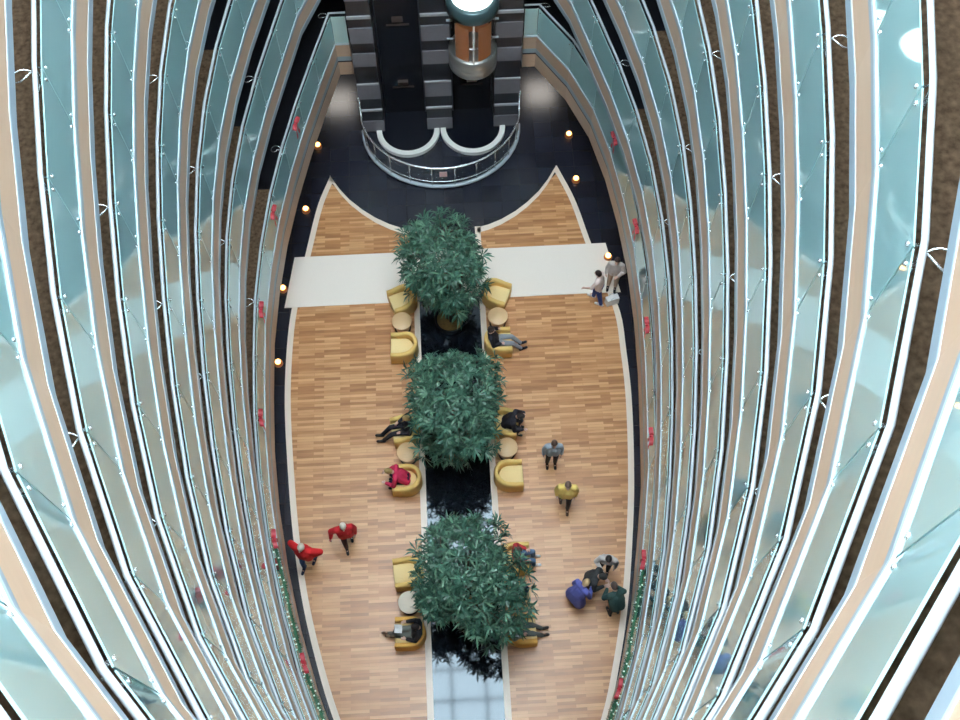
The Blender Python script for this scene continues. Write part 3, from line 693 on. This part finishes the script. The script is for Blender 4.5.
# ------------------------------------------------------------------ people
def remesh(mb, name, voxel, mm, parent, sm=True):
    me = mb.mesh(name + '_raw'); ob = bpy.data.objects.new(name + '_raw', me); COL.objects.link(ob)
    md = ob.modifiers.new('r', 'REMESH'); md.mode = 'VOXEL'; md.voxel_size = voxel
    ms = ob.modifiers.new('s', 'SMOOTH'); ms.iterations = 3; ms.factor = .5
    dg = bpy.context.evaluated_depsgraph_get(); ev = ob.evaluated_get(dg); m2 = bpy.data.meshes.new_from_object(ev)
    bpy.data.objects.remove(ob); bpy.data.meshes.remove(me)
    m2.name = name; m2.materials.clear(); m2.materials.append(mm)
    for p in m2.polygons: p.use_smooth = True
    o = bpy.data.objects.new(name, m2); COL.objects.link(o); o.parent = parent; return o

PM = {}
def cloth(col, rough=.85):
    k = tuple(col)
    if k not in PM: PM[k] = mat('cloth_%d' % len(PM), col, rough, noise=(18, .12))
    return PM[k]

def person(label, loc, face, legs='stand', arms='hang', lean=0, headpitch=0, headyaw=0, top=(.5, .5, .5), bottom=(.05, .05, .06), hair=(.03, .02, .015),
           shoe=(.02, .02, .02), skin='skin2', h=1.0, sleeve='long', coat=False, bald=False, longhair=False, twist=0, z=0.013, collar=None, cap=None, bulk=1.0):
    t = thing('person', label, 'person', (loc[0], loc[1], z), math.radians(face)); t.scale = (h,) * 3
    sit = legs in ('sit', 'stretch', 'edge', 'cross')
    pel = V(0, -.10, .56) if sit else V(0, 0, .93)
    if legs == 'edge': pel = V(0, .16, .56)
    RX = Matrix.Rotation(-math.radians(lean), 3, 'X'); RZ = Matrix.Rotation(math.radians(twist), 3, 'Z')
    def U(x, y, zz): return pel + RZ @ (RX @ V(x, y, zz))
    che = U(0, 0, .30); nek = U(0, .005, .50); hed = U(0, .03, .66)
    RH = RZ @ Matrix.Rotation(math.radians(headyaw), 3, 'Z') @ Matrix.Rotation(-math.radians(lean * .7 + headpitch), 3, 'X')
    hed = nek + RH @ V(0, .025, .155)
    J = {}
    for s, n in ((-1, 'L'), (1, 'R')):
        sh = U(s * .185, 0, .425)
        ar = arms if isinstance(arms, str) else arms[0 if s < 0 else 1]
        if ar == 'hang': el = sh + RZ @ V(s * .06, -.03, -.29); wr = el + RZ @ V(s * .0, .06, -.25)
        elif ar == 'out': el = sh + RZ @ V(s * .17, -.06, -.22); wr = el + RZ @ V(s * .05, .12, -.20)
        elif ar == 'hips': el = sh + RZ @ V(s * .20, -.10, -.19); wr = el + RZ @ V(-s * .17, .12, -.16)
        elif ar == 'swingf': el = sh + RZ @ V(s * .07, .10, -.26); wr = el + RZ @ V(0, .20, -.14)
        elif ar == 'swingb': el = sh + RZ @ V(s * .09, -.15, -.24); wr = el + RZ @ V(s * .03, -.02, -.25)
        elif ar == 'fold': el = sh + RZ @ V(s * .09, .04, -.27); wr = el + RZ @ V(-s * .16, .20, .02)
        elif ar == 'reach': el = sh + RZ @ V(s * .06, .22, -.16); wr = el + RZ @ V(-s * .02, .24, -.05)
        elif ar == 'lap': el = sh + RZ @ V(s * .09, .06, -.26); wr = el + RZ @ V(-s * .10, .22, -.06)
        elif ar == 'read': el = sh + RZ @ V(s * .08, .10, -.24); wr = el + RZ @ V(-s * .04, .22, .04)
        elif ar == 'face': el = sh + RZ @ V(s * .08, .20, -.20); wr = el + RZ @ V(-s * .12, .03, .25)
        elif ar == 'armrest': el = sh + RZ @ V(s * .13, .02, -.25); wr = el + RZ @ V(s * .0, .23, .02)
        hp = pel + V(s * .095, 0, -.03)
        if legs == 'stand': kn = V(s * .10, .02, .49); an = V(s * .11, 0, .09)
        elif legs == 'walk': kn = pel + V(s * .09, .11 * s + .02, -.43); an = V(s * .09, (.15 if s > 0 else -.17), .09 if s > 0 else .11)
        elif legs == 'walkL': kn = pel + V(s * .09, -.11 * s + .02, -.43); an = V(s * .09, (-.17 if s > 0 else .15), .11 if s > 0 else .09)
        elif legs == 'sit': kn = V(s * .12, .33, .52); an = V(s * .12, .36, .09)
        elif legs == 'edge': kn = V(s * .13, .55, .50); an = V(s * .13, .45, .09)
        elif legs == 'stretch': kn = V(s * .11 + .02, .36, .50); an = V(s * .09 + .03, .64, .09)
        elif legs == 'cross': kn = V(s * .07, .36, .55 + .05 * s); an = V(-s * .05 + .02, .56 - .05 * s, .12 + .10 * (s > 0))
        fd = (V(0, .17, -.05) if not legs in ('stretch', 'cross') else V(0, .15, .06))
        J[n] = (sh, el, wr, hp, kn, an, an + fd)
    sk = M[skin]
    # ---- body: one continuous skin
    b = MB()
    b.capsule(pel + V(0, 0, .0), che, .085, .085); b.capsule(che, nek, .08, .05); b.capsule(nek - (hed - nek) * .2, hed, .055, .06)
    b.ell(hed + RH @ V(0, 0, .015), (.076, .096, .115), 16, 12, rot=RH); b.ell(hed + RH @ V(0, .035, -.06), (.052, .055, .055), 12, 8, rot=RH)
    b.capsule(hed + RH @ V(0, .09, .01), hed + RH @ V(0, .112, -.022), .012, .018, 8)
    for s in (-1, 1): b.ell(hed + RH @ V(s * .08, -.005, -.005), (.014, .024, .035), 8, 6, rot=RH)
    for n, s in (('L', -1), ('R', 1)):
        sh, el, wr, hp, kn, an, toe = J[n]
        b.capsule(U(0, 0, .42), sh, .06, .050); b.capsule(sh, el, .052, .040); b.capsule(el, wr, .040, .027)
        b.capsule(pel, hp, .10, .09); b.capsule(hp, kn, .078, .055); b.capsule(kn, an, .052, .036); b.capsule(an, toe, .038, .026)
        # hand: palm, four fingers, thumb
        d = (wr - el).normalized(); side = d.cross(V(0, 0, 1)) if abs(d.z) < .85 else RZ @ V(0, 1, 0); side = (side - d * side.dot(d)).normalized(); nrm = d.cross(side)
        if nrm.dot(RZ @ V(-s, .4, -.3)) < 0: nrm = -nrm
        pc = wr + d * .085
        for k in range(4):
            o2 = side * (.027 - .018 * k); b.capsule(wr + d * .015 + o2 * .55, wr + d * .085 + o2, .015, .013, 6)
            Lf = (.066, .078, .072, .056)[k]; k1 = wr + d * .085 + o2; k2 = k1 + d * Lf * .5 + nrm * .012; k3 = k2 + d * Lf * .35 + nrm * .032
            b.capsule(k1, k2, .0105, .0095, 6); b.capsule(k2, k3, .0095, .008, 6)
        th0 = wr + d * .03 + side * .022; th1 = th0 + d * .035 + side * .03 + nrm * .012; th2 = th1 + d * .035 + side * .008 + nrm * .012
        b.capsule(th0, th1, .014, .012, 6); b.capsule(th1, th2, .012, .009, 6)
    body = remesh(b, 'body', .0095, sk, t)
    # ---- face
    for s in (-1, 1):
        e = MB(); e.ell(hed + RH @ V(s * .03, .088, .015), (.011, .008, .008), 8, 6, rot=RH); e.build('eye', M['eye'], body)
    e = MB(); e.ell(hed + RH @ V(0, .093, -.055), (.024, .008, .007), 8, 6, rot=RH); e.build('mouth', M['lip'], body)
    # ---- top
    c = MB(); B = bulk
    for x in (-.075, .075):
        c.capsule(U(x, 0, -.05), U(x * 1.1, 0, .22), .115 * B, .118 * B); c.capsule(U(x * 1.1, 0, .22), U(x * 1.25, -.005, .40), .122 * B, .085)
    c.capsule(U(0, 0, -.02), U(0, 0, .3), .118 * B, .125 * B)
    c.capsule(U(-.13, -.005, .42), U(.13, -.005, .42), .088, .088); c.capsule(U(0, 0, .25), U(0, .0, .475), .13, .082)
    if coat:
        for x in (-.09, .09): c.capsule(U(x, 0, .0), pel + V(x * 1.6, -.02, -.40), .135 * B, .16 * B)
        c.capsule(U(0, 0, .0), pel + V(0, -.02, -.40), .14 * B, .16 * B)
    s_ = lambda n: -1 if n == 'L' else 1
    for n in 'LR':
        sh, el, wr = J[n][:3]
        c.capsule(sh, el, .066 * B, .060 * B); c.capsule(U(s_(n) * .10, 0, .435), sh, .075, .068 * B)
        if sleeve == 'long': c.capsule(el, el.lerp(wr, .93), .060 * B, .048)
        else:
            pass
    remesh(c, 'jacket' if coat else 'shirt', .013, cloth(top), t)
    if collar:
        c = MB(); c.tube([U(.075 * math.cos(a), .01 + .065 * math.sin(a), .49 + .01 * math.cos(a)) for a in lin(0, 2 * PI, 14)[:-1]], .02, 6, closed=True); c.build('collar', cloth(collar), t)
    # ---- trousers
    c = MB(); c.capsule(pel + V(-.06, 0, .03), pel + V(.06, 0, .03), .118, .118)
    for n in 'LR':
        hp, kn, an, toe = J[n][3:]
        c.capsule(hp, kn, .100, .072); c.capsule(kn, kn.lerp(an, .93), .072, .058)
    remesh(c, 'trousers', .013, cloth(bottom), t)
    # ---- shoes
    for n in 'LR':
        an, toe = J[n][5:]; d = (toe - an); up = V(0, 0, 1)
        c = MB(); c.capsule(an - d * .25 + V(0, 0, -.035), toe + V(0, 0, -.0), .044, .040, 10); c.capsule(an + V(0, 0, .01), an + d * .3, .045, .042, 10)
        remesh(c, 'shoe', .012, cloth(shoe), t)
    # ---- hair
    if not bald:
        c = MB(); n_, m_ = 18, 9; vs = []
        for i in range(m_ + 1):
            for k in range(n_):
                a = 2 * PI * k / n_; front = math.sin(a)     # +1 = face side
                tmax = (1.15 if front > .55 else (1.5 if front > 0 else 2.05)); tt = tmax * i / m_
                p = V(.088 * math.sin(tt) * math.cos(a), .108 * math.sin(tt) * math.sin(a) - .006, .128 * math.cos(tt) + .02)
                vs.append(hed + RH @ p)
        fs = [(i * n_ + k, (i + 1) * n_ + k, (i + 1) * n_ + (k + 1) % n_, i * n_ + (k + 1) % n_) for i in range(m_) for k in range(n_)]
        c.add(vs, fs, 0, True)
        if longhair: c.capsule(hed + RH @ V(0, -.07, -.02), hed + RH @ V(0, -.085, -.17), .075, .06, 12)
        c.build('hair', cloth(hair, .6), t)
    if cap:
        c = MB(); vs = []
        c.lathe([(0, .15), (.05, .145), (.085, .11), (.096, .05), (.098, .03)], n=18); c.lathe([(.095, .032), (.15, .028), (.095, .026)], n=8, a0=.25 * PI, a1=.75 * PI)
        c.v = [tuple(hed + RH @ Vector(p)) for p in c.v]; c.build('cap', cloth(cap), t)
    return t, J, hed

# standing and walking
person('person standing in grey shirt and dark trousers right of the middle tree', (2.62, 10.38), 178, 'stand', ('hang', 'hang'), top=(.36, .42, .50), bottom=(.03, .03, .035), hair=(.12, .07, .05), sleeve='long', skin='skin', bulk=1.08)
person('person in a bright yellow shirt and dark trousers walking on the right floor', (2.88, 9.18), 174, 'walkL', ('hang', 'hang'), top=(1.0, .69, .21), bottom=(.04, .035, .04), hair=(.20, .12, .09), shoe=(.10, .05, .03), bulk=1.4, skin='skin2', h=1.03)
person('person in a red jacket and blue jeans with elbows spread, beside the left floor border', (-4.08, 7.88), 160, 'walk', ('hips', 'hips'), top=(.75, .02, .025), bottom=(.03, .06, .16), hair=(.78, .70, .60), bulk=1.4, skin='skin2', shoe=(.03, .04, .08), h=1.05)
person('white-haired person in a red jacket and dark trousers walking on the left floor', (-3.03, 8.40), 190, 'walk', ('hang', 'out'), top=(.62, .02, .03), bottom=(.05, .015, .015), hair=(.8, .72, .62), bulk=1.35)
person('fair-haired person in a long violet-blue coat, at the left of the group of four', (2.93, 6.46), -55, 'stand', ('hang', 'fold'), lean=16, top=(.13, .15, .50), bottom=(.04, .04, .08), hair=(.72, .50, .26), coat=True, bulk=1.12, headpitch=10)
person('person in a charcoal jacket bending forward in the middle of the group of four', (3.27, 6.84), -112, 'stand', ('fold', 'fold'), lean=22, top=(.035, .04, .045), bottom=(.03, .03, .03), hair=(.03, .03, .03), bulk=1.2, headpitch=20)
person('dark-haired person in a pale grey top standing at the back of the group of four', (3.78, 7.30), 165, 'stand', ('hang', 'fold'), lean=12, top=(.60, .56, .54), bottom=(.05, .05, .055), hair=(.01, .01, .012), bulk=1.12)
person('person in a dark green jacket at the front of the group of four', (3.92, 6.12), 15, 'stand', ('fold', 'fold'), lean=30, top=(.03, .075, .07), bottom=(.03, .03, .03), hair=(.10, .07, .06), bulk=1.2, headpitch=15)
person('dark-haired person in pale top and blue trousers striding off the runner', (4.42, 15.45), 60, 'walk', ('swingf', 'hang'), lean=8, top=(.80, .66, .62), bottom=(.06, .09, .30), hair=(.03, .015, .012), shoe=(.8, .78, .75), sleeve='short')
person('person in white-grey top and tan trousers beside the right end of the runner', (4.92, 15.92), 165, 'stand', ('fold', 'hang'), top=(.62, .56, .54), bottom=(.50, .36, .26), hair=(.05, .03, .025))
t = thing('shopping_bag', 'white carrier bag standing behind the striding person in blue trousers', 'bag', (4.86, 15.38, .03), .3)
mb = MB(); mb.box(-.19, .19, -.09, .09, 0, .32); mb.build('bag_body', mat('white_paper', (.82, .82, .82), .6), t)
for s2 in (-1, 1):
    mb = MB(); mb.tube([V(.08 * math.cos(a), s2 * .08, .32 + .1 * math.sin(a)) for a in lin(0, PI, 10)], .008, 6); mb.build('handle', M['white_trim'], t)
# seated
def seat(key, label, back=.02, **k):
    x, y, a = chairs[key]; fx, fy = -math.sin(a), math.cos(a)
    return person(label, (x - fx * -back, y - fy * -back), math.degrees(a), z=ZF, **k)
seat('R1b', 'person in a black top lounging in a yellow armchair, pale grey legs stretched out', legs='stretch', arms=('face', 'lap'), lean=-22, top=(.02, .02, .028), bottom=(.30, .32, .36), hair=(.05, .03, .025), headpitch=20, shoe=(.03, .03, .04))
seat('L2a', 'person in all dark clothes in an armchair left of the middle tree, one leg out', legs='stretch', arms='lap', lean=-10, top=(.02, .02, .03), bottom=(.015, .015, .022), hair=(.5, .36, .15), headpitch=25)
seat('L2b', 'person in a crimson top hunched on the edge of a yellow armchair', back=-.14, legs='edge', arms='lap', lean=34, top=(.66, .03, .10), bottom=(.03, .015, .04), hair=(.40, .27, .10), headpitch=20, bulk=1.1)
seat('R2a', 'person in black leaning forward in an armchair right of the middle tree', back=-.12, legs='edge', arms=('face', 'lap'), lean=30, top=(.022, .02, .03), bottom=(.018, .018, .024), hair=(.02, .015, .015), headpitch=18, bulk=1.15)
seat('L3b', 'person in black with grey trousers reading in an amber armchair', back=-.06, legs='cross', arms='read', lean=-16, top=(.012, .012, .016), bottom=(.16, .17, .15), hair=(.03, .02, .02), headpitch=40, shoe=(.16, .10, .06))
seat('R3a', 'person in a red top and blue jeans seated at the right of the nearest tree', legs='sit', arms='lap', lean=-6, top=(.55, .04, .05), bottom=(.10, .17, .28), hair=(.10, .05, .04), shoe=(.8, .8, .82), headpitch=15, back=.12)
seat('R3b', 'person in a pale grey top and grey trousers seated in the right amber armchair', back=-.10, legs='stretch', arms='lap', lean=-12, top=(.42, .43, .42), bottom=(.14, .16, .16), hair=(.06, .045, .04), collar=(.8, .8, .8), headpitch=15)
x, y, a = chairs['L3b']
t = thing('newspaper', 'small white newspaper held open by the reader in black', 'newspaper', (x - .24, y + .02, .90), a)
mb = MB(); mb.quad((-.11, -.08, .0), (0, -.09, -.03), (0, .10, .05), (-.11, .11, .08)); mb.build('page', mat('newsprint', (.74, .74, .74), .8, noise=(60, .25)), t)
mb = MB(); mb.quad((.11, -.08, .0), (0, -.09, -.03), (0, .10, .05), (.11, .11, .08)); mb.build('page', bpy.data.materials['newsprint'], t)

# ------------------------------------------------------------------ light
w = bpy.data.worlds.new('World'); S.world = w; w.use_nodes = True
bg = w.node_tree.nodes['Background']; bg.inputs['Color'].default_value = (.84, .935, 1, 1); bg.inputs['Strength'].default_value = 16.0
def area(name, loc, rot, sx, sy, e, col):
    l = bpy.data.lights.new(name, 'AREA'); l.shape = 'RECTANGLE'; l.size = sx; l.size_y = sy; l.energy = e; l.color = col
    o = bpy.data.objects.new(name, l); COL.objects.link(o); o.location = loc; o.rotation_euler = rot; return o
def spot(name, loc, target, e, col, size, r=.4):
    l = bpy.data.lights.new(name, 'SPOT'); l.energy = e; l.color = col; l.spot_size = math.radians(size); l.spot_blend = .6; l.shadow_soft_size = r
    o = bpy.data.objects.new(name, l); COL.objects.link(o); o.location = loc; o.rotation_euler = (Vector(target) - Vector(loc)).to_track_quat('-Z', 'Y').to_euler(); return o

for sx, lab in ((-1, 'added unseen lamp under the lowest gallery left of the lift tower'), (1, 'added unseen lamp under the lowest gallery right of the lift tower')):  # unseen lamps added to lighten the stone floor beside the tower
    t = thing('added_ceiling_lamp', lab, 'lamp', (sx * 3.6, 25.4, 2.50), 0, 'added lamps under the lowest gallery')
    mb = MB(); mb.lathe([(0, .12), (.3, .12), (.3, 0), (.26, 0), (.26, .04), (0, .04)], n=24); mb.build('housing', M['white_trim'], t)
    area('lobby_fill', (sx * 3.6, 25.4, 2.46), (0, 0, 0), 1.0, 1.0, 30, (1, .93, .85))
# ------------------------------------------------------------------ camera
F, T, RO, CX, AX = 1088.708127025266, 0.4441088376000798, 0.0016848184637215597, 0.042366152071741936, -0.05609631139018221
fw = Vector((0, math.sin(T), -math.cos(T))); up = Vector((0, math.cos(T), math.sin(T))); rt = Vector((1, 0, 0))
c, s = math.cos(RO), math.sin(RO); r2 = rt * c + up * s; u2 = -rt * s + up * c
Rz = Matrix.Rotation(AX, 3, 'Z')
r2, u2, f2 = Rz @ r2, Rz @ u2, Rz @ fw
cam = bpy.data.cameras.new('Camera'); cam.sensor_width = 36; cam.lens = 36 * F / 960; cam.clip_end = 200; cam.clip_start = .05
co = bpy.data.objects.new('Camera', cam); COL.objects.link(co)
mw = Matrix(((r2.x, u2.x, -f2.x, CX), (r2.y, u2.y, -f2.y, 0), (r2.z, u2.z, -f2.z, HC), (0, 0, 0, 1)))
co.matrix_world = mw
S.camera = co
S.view_settings.view_transform = 'Standard'; S.view_settings.look = 'None'; S.view_settings.exposure = 0.0
S.cycles.max_bounces = 8; S.cycles.diffuse_bounces = 5; S.cycles.glossy_bounces = 4; S.cycles.transparent_max_bounces = 12
S.cycles.use_denoising = True
